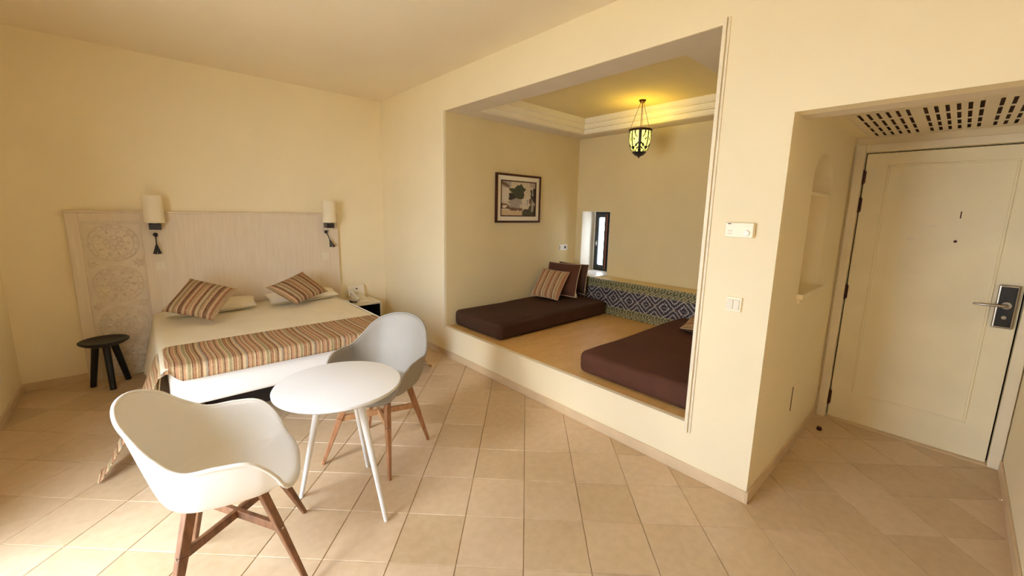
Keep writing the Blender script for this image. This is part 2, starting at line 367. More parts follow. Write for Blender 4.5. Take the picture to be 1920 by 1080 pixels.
# wall between room and alcove / passage. The niche in the passage side is a real arched recess
NX0, NX1, NZ0, NZS = .53, 1.02, 1.13, 1.735   # niche
m = MB()
m.box(0, .012, OY1, 0, 0, H)                   # left of the opening
m.box(0, .012, OY0, OY1, 0, OZ0 - .004)         # parapet under the opening
m.box(0, .012, OY0, OY1, OZ1, H)               # above the opening
m.box(0, .012, NY1 + .2, OY0, 0, H)
m.box(0, .10, NY0, NY1 + .2 - .2, 2.079, H)   # above the passage (beam face)
m.box(0, .10, YF, NY0, 0, H)                  # beyond the passage
struct(m.obj('wall_right', 'cream_plaster'))
def arch_wall():                              # block with an arched niche cut in its -y face, depth .15
    m = MB(); y0, yb, y1 = NY1, NY1 + .15, NY1 + .2; x0, x1, zt = 0, XD + .1, 2.17 + .5
    cx = (NX0 + NX1) / 2; rx = (NX1 - NX0) / 2; spring = 1.80; rz = .17
    n = 20; arc = [(cx - rx * math.cos(PI * k / n), spring + rz * math.sin(PI * k / n)) for k in range(n + 1)]
    def q(pts, y): return [(x, y, z) for x, z in pts]
    m.add(q([(x0, 0), (NX0, 0), (NX0, zt), (x0, zt)], y0), [(0, 1, 2, 3)])
    m.add(q([(NX1, 0), (x1, 0), (x1, zt), (NX1, zt)], y0), [(0, 1, 2, 3)])
    m.add(q([(NX0, 0), (NX1, 0), (NX1, NZ0), (NX0, NZ0)], y0), [(0, 1, 2, 3)])
    for k in range(n):
        a_, b_ = arc[k], arc[k + 1]
        m.add(q([a_, b_, (b_[0], zt), (a_[0], zt)], y0), [(0, 1, 2, 3)])
        m.add([(a_[0], y0, a_[1]), (b_[0], y0, b_[1]), (b_[0], yb, b_[1]), (a_[0], yb, a_[1])], [(0, 1, 2, 3)])
    m.add([(NX0, y0, NZ0), (NX0, yb, NZ0), (NX0, yb, spring), (NX0, y0, spring)], [(0, 1, 2, 3)])
    m.add([(NX1, y0, NZ0), (NX1, yb, NZ0), (NX1, yb, spring), (NX1, y0, spring)], [(0, 1, 2, 3)])
    m.add([(NX0, y0, NZ0), (NX1, y0, NZ0), (NX1, yb, NZ0), (NX0, yb, NZ0)], [(0, 1, 2, 3)])
    m.add([(NX0, yb, NZ0), (NX1, yb, NZ0), (NX1, yb, 2.0), (NX0, yb, 2.0)], [(0, 1, 2, 3)])
    m.add([(x0, y0, 0), (x0, y0 + .2, 0), (x0, y0 + .2, H), (x0, y0, H)], [(0, 1, 2, 3)])
    m.add([(x0, y0 + .2, 0), (x1, y0 + .2, 0), (x1, y0 + .2, zt), (x0, y0 + .2, zt)], [(0, 1, 2, 3)])
    m.add([(x0, y0, zt), (x0, y0, H), (.2, y0, H), (.2, y0, zt)], [(0, 1, 2, 3)])
    o = struct(m.obj('wall_passage_left', 'cream_plaster')); return o
wpl = arch_wall()
struct(MB().box(NX0 - .0, NX1, NY1 + .004, NY1 + .149, 1.715, 1.735).obj('trim_1', 'cream_plaster'))   # upper niche shelf
m = MB().box(NX0 - .03, NX1 + .02, NY1 - .035, NY1 + .148, NZ0 - .03, NZ0 + .004)
m.box(NX0 - .02, NX1, NY1 - .016, NY1, NZ0 - .06, NZ0 - .03)
struct(m.obj('trim_2', 'cream_plaster', bevel=.004))
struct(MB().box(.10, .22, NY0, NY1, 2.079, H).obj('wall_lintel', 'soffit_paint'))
struct(MB().box(.22, XD + .1, NY0, NY1, 2.17, 2.25).obj('ceiling_passage', 'cream_plaster'))
struct(MB().box(.10, XD + .2, NY0 - .2, NY0, 0, H).obj('wall_passage_right', 'cream_plaster'))
# door wall and door
m = MB().box(XD, XD + .1, NY1 - .045, NY1, 0, 2.17); m.box(XD, XD + .1, NY0, -5.465, 0, 2.17); m.box(XD, XD + .1, -5.465, NY1 - .045, 2.09, 2.17)
struct(m.obj('wall_door', 'cream_plaster'))
door = bpy.data.objects.new('door_1', None); col.objects.link(door); door['_o'] = (XD, -5.01, 0); door.location = (XD, -5.01, 0); struct(door)
DA, DB, DT = -4.588, -5.432, 2.052
m = MB(); X = XD
m.box(X - .035, X + .04, DA + .008, DA + .062, 0, DT + .062); m.box(X - .035, X + .04, DB - .062, DB - .008, 0, DT + .062); m.box(X - .035, X + .04, DB - .008, DA + .008, DT + .008, DT + .062)
m.obj('door_frame', 'frame_paint', door, bevel=.004)
MB().box(X + .055, X + .06, DB - .03, DA + .03, 0.0, DT + .03).obj('door_backing', 'interior_dark', door)
dl = MB().box(X + .005, X + .045, DB, DA, .008, DT).obj('door_leaf', 'door_paint', door, bevel=.003)
def ringframe(m, x0, x1, ya, yb, za, zb, w):
    m.box(x0, x1, ya, yb, zb - w, zb); m.box(x0, x1, ya, yb, za, za + w); m.box(x0, x1, ya, ya + w, za + w, zb - w); m.box(x0, x1, yb - w, yb, za + w, zb - w)
m = MB(); ringframe(m, X - .003, X + .006, -5.312, -4.712, .24, 1.965, .013); m.obj('door_moulding', 'door_paint', dl, bevel=.003)
for z0, z1 in ((1.838, 1.935), (1.632, 1.741), (.974, 1.083), (.107, .225)):
    m = MB().tube([(X - .004, DA + .004, z0), (X - .004, DA + .004, z1)], .0075, 10)
    m.box(X - .001, X + .003, DA - .010, DA, z0 + .005, z1 - .005)
    for k in range(4): m.tube([(X - .004, DA + .004, z0 + (z1 - z0) * k / 3 - .002), (X - .004, DA + .004, z0 + (z1 - z0) * k / 3 + .002)], .0095, 10)
    m.obj('hinge', 'bronze', dl, smooth=True, auto=True)
lk = MB().box(X - .022, X + .006, -5.418, -5.330, .918, 1.195).obj('lock_plate', 'chrome', dl, bevel=.008, seg=3)
MB().box(X - .0265, X - .020, -5.408, -5.340, .930, 1.183).obj('lock_face', 'black_plastic', lk, bevel=.003)
m = MB().tube([(X - .026, -5.374, 1.067), (X - .034, -5.374, 1.067)], .022, 20)
m.tube([(X - .03, -5.374, 1.067), (X - .065, -5.374, 1.067), (X - .072, -5.366, 1.067), (X - .074, -5.34, 1.067), (X - .072, -5.27, 1.064), (X - .062, -5.235, 1.062)], [.010, .010, .010, .009, .008, .006], 12)
m.obj('door_handle', 'chrome', lk, smooth=True, auto=True)
m = MB().tube([(X - .026, -5.374, .990), (X - .031, -5.374, .990)], .011, 16); m.box(X - .033, X - .030, -5.376, -5.372, .98, .995); m.obj('keyhole', 'chrome', lk, smooth=True, auto=True)
for (y, z, w, h) in ((-4.889, 1.453, .04, .018), (-4.989, 1.546, .028, .012)):
    MB().box(X + .002, X + .006, y - w / 2, y + w / 2, z - h / 2, z + h / 2).obj('sticker_remnant', 'cream_plastic', dl)
MB().tube([(X + .001, -5.105, 1.449), (X + .006, -5.105, 1.449)], .009, 12).obj('peephole', 'bronze', dl)
MB().box(X + .002, X + .006, -5.11, -5.104, 1.60, 1.645).obj('scratch_mark', 'bronze', dl)
struct(MB().box(XD - .035, XD + .06, DB - .008, DA + .008, -.002, .0065).obj('trim_3', 'baseboard_tile', bevel=.002))      # threshold

# baseboards
struct(MB().box(-.012, 0, NY1, 0, 0, .07).obj('baseboard_right', 'baseboard_tile', bevel=.003))
struct(MB().box(XL, -.012, -.012, 0, 0, .07).obj('baseboard_back', 'baseboard_tile', bevel=.003))
struct(MB().box(XL, XL + .012, DY1 + .05, -.012, 0, .07).obj('baseboard_left', 'baseboard_tile', bevel=.003))
struct(MB().box(-.012, XD - .035, NY1 - .012, NY1, 0, .07).obj('baseboard_passage_left', 'baseboard_tile', bevel=.003))
struct(MB().box(-.012, XD - .035, NY0, NY0 + .012, 0, .07).obj('baseboard_passage_right', 'baseboard_tile', bevel=.003))

# alcove shell
m = MB().box(.012, AX + .4, OY0 - .15, OY1 + .15, .1, OZ0); m.box(0.0, .012, OY0, OY1, OZ0 - .004, OZ0)
struct(m.obj('floor_platform', 'platform_floor'))
struct(MB().box(.012, AX + .4, OY1, OY1 + .15, OZ0, 2.9).obj('wall_alcove_left', 'alcove_plaster'))
struct(MB().box(.012, AX + .4, OY0 - .15, OY0, OZ0, 2.9).obj('wall_alcove_right', 'alcove_plaster'))
WY0, WY1, WZ0, WZ1 = -2.035, -1.575, .778, 1.615
m = MB(); x0, x1 = AX, AX + .36
m.box(x0, x1, OY0, WY0, OZ0, 2.9); m.box(x0, x1, WY1, OY1, OZ0, 2.9); m.box(x0, x1, WY0, WY1, OZ0, WZ0); m.box(x0, x1, WY0, WY1, WZ1, 2.9)
struct(m.obj('wall_alcove_back', 'alcove_plaster'))
m = MB(); m.box(AX + .002, AX + .30, WY1 - .006, WY1, WZ0, WZ1); m.box(AX + .002, AX + .30, WY0, WY0 + .006, WZ0, WZ1); m.box(AX + .002, AX + .30, WY0, WY1, WZ1 - .006, WZ1); m.box(AX + .285, AX + .33, WY0, -1.842, WZ0, WZ1); m.box(AX + .285, AX + .33, -1.596, WY1, WZ0, WZ1)
struct(m.obj('trim_4', 'cornice_white'))                                                    # plastered reveal
# tray ceiling: soffit ring, three stepped bands, raised panel
T = (.26, 1.90, -3.82, -1.75)
m = MB(); z0, z1 = OZ1, OZ1 + .02
m.box(.012, T[0], OY0, OY1, z0, z1); m.box(T[1], AX, OY0, OY1, z0, z1); m.box(T[0], T[1], OY0, T[2], z0, z1); m.box(T[0], T[1], T[3], OY1, z0, z1)
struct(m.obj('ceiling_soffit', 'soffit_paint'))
for k, (i0, za, zb) in enumerate(((.004, z0 - .004, z0 + .058), (.026, z0 + .052, z0 + .116), (.048, z0 + .110, z0 + .190))):
    m = MB(); w = .05; a0, a1, b0, b1 = T[0] - .004, T[1] - i0, T[2] - .004, T[3] - i0
    m.box(a0 - w, a0, b0 - w, b1 + w, za + .022, zb); m.box(a1, a1 + w, b0 - .001, b1 + w, za + .001, zb); m.box(a0, a1, b0 - w, b0, za + .022, zb); m.box(a0, a1, b1, b1 + w, za + .001, zb)
    q_ = .010; m.box(a1 - q_, a1 + w, b0 - .001, b1 + w, za, za + .016); m.box(a0 - .0, a1, b1 - q_, b1 + w, za, za + .016)
    struct(m.obj('trim_%d' % (5 + k), 'cornice_white', bevel=.004))
ZT = OZ1 + .178
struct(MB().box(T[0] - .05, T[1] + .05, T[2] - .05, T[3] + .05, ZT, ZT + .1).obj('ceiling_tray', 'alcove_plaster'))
# trims round the opening
m = MB().box(-.014, 0, OY1, OY1 + .016, OZ0 - .02, OZ1 + .01); m.box(-.006, 0, OY1 + .016, OY1 + .030, OZ0 - .02, OZ1 + .01); struct(m.obj('trim_8', 'trim_paint', bevel=.002))
m = MB().box(-.016, 0, OY0 - .020, OY0, OZ0 - .06, OZ1 + .03); m.box(-.008, 0, OY0 - .036, OY0 - .024, OZ0 - .06, OZ1 + .03); struct(m.obj('trim_9', 'trim_paint', bevel=.002))
struct(MB().box(-.010, .03, OY0, OY1, OZ0, OZ0 + .006).obj('trim_10', 'trim_paint', bevel=.002))

# patterned tile bench along the alcove's back wall
bench = struct(MB().box(1.895, AX, OY0, OY1, OZ0, .770).obj('wall_tiled_bench', 'alcove_plaster', bevel=.004))
tw = .11125; k0 = 0
def tmesh(w):
    me = bpy.data.meshes.new('wall_tile'); g = .0008; b = .002
    vs = [(0, g, g), (0, w - g, g), (0, w - g, tw - g), (0, g, tw - g), (-.006, g + b, g + b), (-.006, w - g - b, g + b), (-.006, w - g - b, tw - g - b), (-.006, g + b, tw - g - b)]
    me.from_pydata(vs, [], [(4, 7, 6, 5), (0, 4, 5, 1), (1, 5, 6, 2), (2, 6, 7, 3), (3, 7, 4, 0)]); me.materials.append(MM['patterned_tile']); return me
tm = tmesh(tw); ncol = int((OY1 - OY0) / tw)
for c in range(ncol + 1):
    y = OY0 + c * tw; w = min(tw, OY1 - y)
    if w < .01: continue
    me = tm if w == tw else tmesh(w)
    for r in range(4):
        if r == 3: continue_top = .770
        o = bpy.data.objects.new('wall_tile', me); o.location = (1.895, y, OZ0 + r * (.770 - OZ0) / 4 * .999); o.scale = (1, 1, (.770 - OZ0) / 4 / tw); col.objects.link(o); o.parent = bench

# narrow window
win = bpy.data.objects.new('window_1', None); col.objects.link(win); win['_o'] = (AX + .30, -1.8, WZ0); win.location = win['_o']; struct(win)
xa, xb = AX + .28, AX + .325; fa, fb = -1.840, -1.598
m = MB(); ringframe(m, xa, xb, fa, fb, WZ0 + .0, WZ1, .030); m.obj('window_frame', 'black_window', win, bevel=.004)
m = MB(); ringframe(m, xa - .018, xa + .02, fa + .02, fb - .02, WZ0 + .03, WZ1 - .03, .055); sash = m.obj('sash', 'black_window', win, bevel=.004)
MB().box(xa - .0185, xa - .0175 - .002, fa + .02, fa + .050, WZ0 + .03, WZ1 - .03).obj('seal_strip', 'window_red', sash)
MB().box(xa + .0, xa + .006, fa + .07, fb - .07, WZ0 + .08, WZ1 - .08).obj('pane', 'window_glass', sash)
m = MB().box(xa - .030, xa - .018, fb - .062, fb - .042, 1.13, 1.20); m.beam((xa - .036, fb - .052, 1.165), (xa - .036, fb - .052, 1.06), .014, .012); m.tube([(xa - .028, fb - .052, 1.165), (xa - .042, fb - .052, 1.165)], .010, 10); m.obj('window_handle', 'chrome', sash, bevel=.002)
struct(MB().box(1.895 + .0, AX + .30, WY0, WY1, .770, WZ0 + .004).obj('window_sill', 'white_plastic', bevel=.003))

# balcony doorway in the left wall, outside the picture: frame, two glass leaves, terrace beyond
bd = bpy.data.objects.new('door_2', None); col.objects.link(bd); bd['_o'] = (XL - .15, -3.3, 0); bd.location = bd['_o']; struct(bd)
m = MB(); ringframe(m, XL - .18, XL - .12, DY0, DY1, 0, DZ, .05); m.obj('door_frame', 'black_window', bd, bevel=.004)
for ya, yb in ((DY0 + .05, (DY0 + DY1) / 2), ((DY0 + DY1) / 2, DY1 - .05)):
    m = MB(); ringframe(m, XL - .165, XL - .135, ya, yb, .05, DZ - .05, .05); lf = m.obj('door_leaf', 'black_window', bd, bevel=.003)
    MB().box(XL - .153, XL - .147, ya + .05, yb - .05, .10, DZ - .10).obj('pane', 'window_glass', lf)
w2 = bpy.data.objects.new('window_2', None); col.objects.link(w2); w2['_o'] = (XL - .15, -5.35, VZ0); w2.location = w2['_o']; struct(w2)
m = MB(); ringframe(m, XL - .18, XL - .12, VY0, VY1, VZ0, VZ1, .05); m.box(XL - .17, XL - .13, -5.365, -5.325, VZ0 + .05, VZ1 - .05); m.obj('window_frame', 'black_window', w2, bevel=.004)
for ya, yb in ((VY0 + .05, -5.365), (-5.325, VY1 - .05)): MB().box(XL - .153, XL - .147, ya, yb, VZ0 + .05, VZ1 - .05).obj('pane', 'window_glass', w2)
MB().grid(lambda u, v: (XL - .08 + .012 * math.sin(u * 60), VY0 + .02 + (VY1 - VY0 - .04) * u, VZ0 + .02 + (VZ1 - VZ0 - .04) * v), 80, 2).obj('sun_diffuser', 'diffuser_fabric', w2, smooth=True)  # unseen blind, added to diffuse the direct sun entering this window
struct(MB().box(XL - 9, XL - .3, -12, 6, -.12, -.02).obj('floor_terrace', 'terrace_stone'))
struct(MB().box(XL - .3, XL, DY0, DY1, -.06, .0).obj('trim_11', 'baseboard_tile'))

# ------------------------------------------------------------------ soft shapes
def cushion(name, corners, th, mat, puff=.5, uvscale=1, n=18, rot_uv=False, smooth=True, pinch=.06, loc=None):
    A, B, C_, D = [Vector(c) for c in corners]; nr = (B - A).cross(D - A).normalized(); W = (B - A).length; Hh = (D - A).length
    m = MB(); uv = []
    cen = (A + B + C_ + D) / 4
    def P(u, v, s):
        a_, b_ = 2 * u - 1, 2 * v - 1
        x = a_ * (1 - pinch * (1 - b_ * b_)); y = b_ * (1 - pinch * (1 - a_ * a_)); uu, vv = (x + 1) / 2, (y + 1) / 2
        p_ = A * (1 - uu) * (1 - vv) + B * uu * (1 - vv) + C_ * uu * vv + D * (1 - uu) * vv
        h = ((1 - a_ ** 4) * (1 - b_ ** 4)) ** puff * (1 - .18 * (a_ * a_ + b_ * b_) / 2)
        return p_ + nr * s * th / 2 * h
    for s in (1, -1):
        for j in range(n + 1):
            for i in range(n + 1):
                m.v.append(tuple(P(i / n, j / n, s))); u_, v_ = i / n * W, j / n * Hh
                uv.append((v_, u_) if rot_uv else (u_, v_))
    w = n + 1; o2 = w * w
    for j in range(n):
        for i in range(n):
            a_ = j * w + i; m.f.append((a_, a_ + 1, a_ + w + 1, a_ + w)); m.f.append((o2 + a_, o2 + a_ + w, o2 + a_ + w + 1, o2 + a_ + 1))
    # weld the two rims together
    m.uv = uv; o = m.obj(name, mat, smooth=True, loc=loc or tuple(cen))
    bm = bmesh.new(); bm.from_mesh(o.data); bmesh.ops.remove_doubles(bm, verts=bm.verts, dist=1e-5); bm.to_mesh(o.data); bm.free()
    edge = [P(k / n, 0, 0) for k in range(n)] + [P(1, k / n, 0) for k in range(n)] + [P(1 - k / n, 1, 0) for k in range(n)] + [P(0, 1 - k / n, 0) for k in range(n)]
    return o, edge
def piping(edge, o, mat='piping_cream', r=.005):
    m = MB(); m.tube(edge + [edge[0]], r, 6, cap=False); return m.obj('piping', mat, o, smooth=True)
def slab(name, x0, x1, y0, y1, z0, z1, mat, r=.04, parent=None, wob=.006, seed=1, loc=None):   # soft mattress box
    m = MB().box(x0, x1, y0, y1, z0, z1)
    bm = bmesh.new(); vv = [bm.verts.new(v) for v in m.v]; [bm.faces.new([vv[i] for i in f]) for f in m.f]
    bmesh.ops.bevel(bm, geom=list(bm.edges), offset=r, segments=5, profile=.55, affect='EDGES')
    bmesh.ops.triangulate(bm, faces=[f for f in bm.faces if len(f.verts) > 4])
    bmesh.ops.subdivide_edges(bm, edges=[e for e in bm.edges if e.calc_length() > .3], cuts=7, use_grid_fill=True)
    q = random.Random(seed); ph = [q.random() * 6 for _ in range(6)]
    for v in bm.verts:
        x, y, z = v.co
        dz = wob * (math.sin(5.1 * x + ph[0]) * math.cos(6.3 * y + ph[1]) + .5 * math.sin(11 * x + ph[2] + 4 * y))
        if z > z1 - r * .6: v.co.z += dz - wob
        elif z > z0 + r * .6: v.co.z += 0
    bm.verts.index_update(); m2 = MB(); m2.v = [tuple(v.co) for v in bm.verts]; m2.f = [tuple(v.index for v in f.verts) for f in bm.faces]; bm.free()
    return m2.obj(name, mat, parent, smooth=True, loc=loc or ((x0 + x1) / 2, (y0 + y1) / 2, z0), auto=False)

# ------------------------------------------------------------------ bed
BX0, BX1, BYF, BZ = -2.33, -.755, -1.89, .555
bed = thing('bed', 'wide low double bed with white base and cream bedspread against the pale headboard', 'bed', ((BX0 + BX1) / 2, -1.0, 0))
slab('mattress', BX0 + .01, BX1 - .008, BYF + .01, -.075, .275, BZ - .012, 'mattress_white', .03, bed, .001)
MB().box(BX0 + .22, BX1 - .22, BYF + .42, -.09, 0, .27).obj('plinth', 'underbed_shade', bed)  # plinth coloured near black to give the shaded void under the bed
for x in (BX0 + .10, BX1 - .10):
    for y in (BYF + .30, -.2): MB().tube([(x, y, 0), (x, y, .28)], .028, 12).obj('leg', 'underbed_shade', bed, smooth=True, auto=True)
# bedspread: flat top, right side barely turned down, left side hanging with loose folds
def spread():
    m = MB(); prof = []
    L0 = .44
    path = [(-1.0, None)]
    def P(u, v):
        y = -.085 + v * (BYF + .0 + .085)
        s = u * (L0 + .08 + (BX1 - BX0) + .05)
        q = math.sin(v * 17 + 1) * .5 + math.sin(v * 31) * .35
        if s < L0:
            t = 1 - s / L0                                       # 0 at bed edge .. 1 at hem
            x = BX0 - .03 - t * (.10 - .055 * v) + q * .022 * t ** .7; z = BZ - .045 - t * (.40 - .02 * q)
        elif s < L0 + .08:
            t = (s - L0) / .08; an = PI / 2 * t; x = BX0 + .012 - .042 * math.cos(an); z = BZ - .045 + .049 * math.sin(an)
        elif s < L0 + .08 + (BX1 - BX0) - .012:
            x = BX0 + .012 + (s - L0 - .08); z = BZ + .004 + .003 * math.sin(x * 7 + y * 3) * math.sin(y * 5)
        else:
            t = s - (L0 + .08 + (BX1 - BX0) - .012); x = BX1 + .004; z = BZ + .004 - t * .8
        return (x, y, z)
    m.grid(P, 90, 60); return m.obj('bedspread', 'bedspread_cream', bed, smooth=True, solid=.006)
spread()
m = MB(); m.tube([(BX1 + .006, -.09, BZ + .003), (BX1 + .006, -1.0, BZ + .006), (BX1 + .006, BYF, BZ + .003)], .006, 8); m.obj('piping', 'mattress_white', bed, smooth=True)

# striped runner across the foot, hanging to the floor at both sides
def runner():
    m = MB(); uv = []
    y0, wid, topw = -1.405, .60, .49
    hl, hr = .60, .56; W = BX1 - BX0; LT = hl + W + hr; nu, nv = 150, 34
    for j in range(nv + 1):
        w = j / nv
        for i in range(nu + 1):
            s = i / nu * LT; d = w * wid
            wav = .006 * math.sin(w * 9 + s * 1.3) * 2
            if s < hl:
                t = 1 - s / hl; k3 = t ** 1.5                         # gathers into a pointed tip on the floor
                x = BX0 - .036 - .03 * t - .265 * t ** 1.4 - .05 * math.sin(PI * w) * t * (1.2 - t) + .035 * (.5 - w) * k3; z = max(.014 + .03 * math.sin(PI * w) * t, BZ - .02 - (t ** 1.25) * .545)
                y = (y0 - .01 - d * .87) * (1 - k3) + (-1.955 - .15 * (w - .5)) * k3
            elif s > hl + W:
                t = (s - hl - W) / hr; e = t ** .8
                x = BX1 + .020 + .40 * t ** 1.1 + .03 * math.sin(w * 9) * t; z = max(.014 + .02 * math.sin(PI * w), BZ - .02 - (t ** 1.15) * .55)
                y = (y0 - d * .86) * (1 - t) + (-1.60 - .20 * (w - .5)) * t
            else:
                x = BX0 - .020 + (s - hl) / W * (W + .035)
                if d < topw: y = y0 - d; z = BZ + .0145
                else:
                    q = d - topw; an = min(1, q / .05) * PI / 2
                    y = y0 - topw - .032 * math.sin(an) - .0; z = BZ + .0145 - .032 * (1 - math.cos(an)) - max(0, q - .05)
                k = min(1, min(s - hl, hl + W - s) / .10)             # blend the corner into the hanging ends
                if k < 1:
                    kk = k * k * (3 - 2 * k)
                    yy = y0 - (.01 if s < hl + W / 2 else 0) - d * .865; zz = BZ - .02 + .0345 * min(1, k * 3)
                    y = yy * (1 - kk) + y * kk; z = zz * (1 - kk) + z * kk
            m.v.append((x, y + wav * .6, z)); uv.append((s + .006 * math.sin(w * 6.5), w * wid))
    wd = nu + 1
    for j in range(nv):
        for i in range(nu): m.f.append((j * wd + i, j * wd + i + 1, (j + 1) * wd + i + 1, (j + 1) * wd + i))
    m.uv = uv
    o = m.obj('bed_runner', 'runner_stripe', smooth=True, solid=.006, loc=(-1.54, -1.7, BZ + .01)); return o
tag(runner(), 'rust, cream and brown striped runner lying across the foot of the bed', 'bed runner')

# pillows and cushions on the bed
o, e = cushion('pillow', [(-2.28, -.52, .603), (-1.56, -.47, .603), (-1.53, -.09, .63), (-2.25, -.09, .63)], .085, 'pillow_white', .45, pinch=.05)
tag(o, 'flat white pillow beneath the left striped cushion on the bed', 'pillow', 'white bed pillows')
o, e = cushion('pillow', [(-1.46, -.50, .603), (-.735, -.42, .603), (-.72, -.09, .63), (-1.44, -.09, .63)], .085, 'pillow_white', .45, pinch=.05)
tag(o, 'flat white pillow beneath the right striped cushion, at the nightstand side of the bed', 'pillow', 'white bed pillows')
o, e = cushion('cushion', [(-2.302, -.66, .688), (-1.978, -.90, .602), (-1.748, -.66, .820), (-2.072, -.43, .920)], .13, 'cushion_stripe', .5, pinch=.055)
tag(o, 'tan and brown striped square cushion leaning on the bed below the left wall lamp', 'cushion', 'striped cushions on the bed')
o, e = cushion('cushion', [(-1.500, -.53, .785), (-1.262, -.65, .600), (-.895, -.50, .672), (-1.110, -.36, .892)], .13, 'cushion_stripe', .5, rot_uv=True, pinch=.055)
tag(o, 'striped brown cushion standing on its corner on the nightstand side of the bed', 'cushion', 'striped cushions on the bed')

# ------------------------------------------------------------------ headboard
HX0, HX1, HZ = -2.833, -.6035, 1.517
hb = thing('headboard', 'tall whitewashed wooden headboard with carved panel at its left end', 'headboard', ((HX0 + HX1) / 2, -.03, 0))
m = MB(); m.box(-2.36, HX1, -.052, -.013, .0, HZ - .02); m.obj('panel', 'headboard_wood', hb, bevel=.003)
m = MB(); m.box(HX0, -2.752, -.052, -.013, 0, HZ - .02); m.box(-2.752, -2.36, -.052, -.013, 1.425, HZ - .02); m.obj('side_board', 'headboard_wood', hb, bevel=.003)
MB().box(HX0 - .004, HX1 + .004, -.058, -.013, HZ - .02, HZ).obj('top_rail', 'headboard_wood', hb, bevel=.004)
cp = MB().box(-2.752, -2.36, -.043, -.013, 0, 1.425).obj('carved_panel', 'carved_wood', hb)
m = MB(); ringframe_y = None
def yring(m, cx, cz, r, w, yb, h=.006, n=36, wob=0, k=0):
    o = len(m.v); h *= 1.7
    for t in range(n):
        a_ = 2 * PI * t / n
        for rr, yy in ((r - w / 2, yb), (r - w / 4, yb - h), (r + w / 4, yb - h), (r + w / 2, yb)):
            q = rr * (1 + wob * math.cos(k * a_)); m.v.append((cx + q * math.cos(a_), yy, cz + q * math.sin(a_)))
    for t in range(n):
        for j in range(3): m.f.append((o + t * 4 + j, o + t * 4 + j + 1, o + ((t + 1) % n) * 4 + j + 1, o + ((t + 1) % n) * 4 + j))
def petal(m, cx, cz, a_, r0, r1, w, yb, h=.006):
    h *= 1.7; d = (math.cos(a_), math.sin(a_)); p_ = (-d[1], d[0]); mid = (r0 + r1) / 2
    pts = [(r0, 0), (mid, w), (r1, 0), (mid, -w)]; o = len(m.v)
    for r, t in pts: m.v.append((cx + d[0] * r + p_[0] * t, yb, cz + d[1] * r + p_[1] * t))
    m.v.append((cx + d[0] * mid, yb - h, cz + d[1] * mid)); [m.f.append((o + i, o + (i + 1) % 4, o + 4)) for i in range(4)]
PX = -2.556
def rosette(cz, r):
    m = MB(); yb = -.043
    yring(m, PX, cz, r, .010, yb, .006); yring(m, PX, cz, r * .80, .008, yb, .005); yring(m, PX, cz, r * .40, .008, yb, .006, wob=.06, k=8); yring(m, PX, cz, r * .18, .010, yb, .008)
    for k in range(16): petal(m, PX, cz, 2 * PI * k / 16, r * .84, r * .97, r * .06, yb)
    for k in range(10): petal(m, PX, cz, 2 * PI * k / 10, r * .46, r * .76, r * .10, yb, .007)
    for k in range(8): petal(m, PX, cz, 2 * PI * k / 8 + .2, r * .22, r * .38, r * .05, yb)
    m.obj('rosette', 'carved_wood', cp)
for cz in (1.235, .86, .485, .11 + .06): rosette(cz, .165)
def spandrel(cz):
    yb = -.043
    for sx in (-1, 1):
        m = MB()
        for k in range(7): petal(m, PX + sx * .15, cz, PI / 2 * 0 + k * PI * 2 / 7, .008, .045, .009, yb, .006)
        yring(m, PX + sx * .15, cz, .012, .008, yb)
        m.obj('carved_flower', 'carved_wood', cp)
for cz in (1.0475, .6725, .2975, 1.395): spandrel(cz) if cz < 1.3 else None
m = MB()
for x0, x1, z0, z1 in ((-2.745, -2.735, .03, 1.415), (-2.377, -2.367, .03, 1.415), (-2.735, -2.377, 1.405, 1.415), (-2.735, -2.377, .03, .04)): m.box(x0, x1, -.049, -.042, z0, z1)
m.obj('border_moulding', 'carved_wood', cp, bevel=.002)

# wall lamps above the headboard, reading lights and switches on it
def sconce(cx, label):
    t = thing('wall_lamp', label, 'lamp', (cx, -.058, 1.36), 'cream cylinder wall lamps')
    m = MB().lathe([(.072, 1.415), (.074, 1.415), (.074, 1.662), (.072, 1.662), (.072, 1.415)], (cx, -.135, 0), 36, cap0=False, cap1=False)
    m.obj('lamp_shade', 'lamp_fabric', t, smooth=True, auto=True)
    m = MB(); m.box(cx - .043, cx + .043, -.165, -.0585, 1.352, 1.408); m.obj('bracket', 'dark_metal', t, bevel=.003)
    m = MB().tube([(cx, -.135, 1.40), (cx, -.135, 1.47)], .014, 12); m.tube([(cx, -.135, 1.47), (cx, -.135, 1.50), (cx, -.135, 1.54), (cx, -.135, 1.56)], [.014, .028, .026, .008], 14); m.obj('bulb', 'white_plastic', t, smooth=True)
    m = MB(); 
    for k in range(3): a_ = 2 * PI * k / 3; m.beam((cx, -.135, 1.425), (cx + .072 * math.cos(a_), -.135 + .072 * math.sin(a_), 1.425), .004, .003)
    m.obj('shade_ring', 'dark_metal', t)
LX, RX = -2.266, -.722
sconce(LX, 'cream cylindrical wall lamp on black bracket above the carved end of the headboard')
sconce(RX, 'cream cylindrical wall lamp on black bracket at the right end of the headboard')
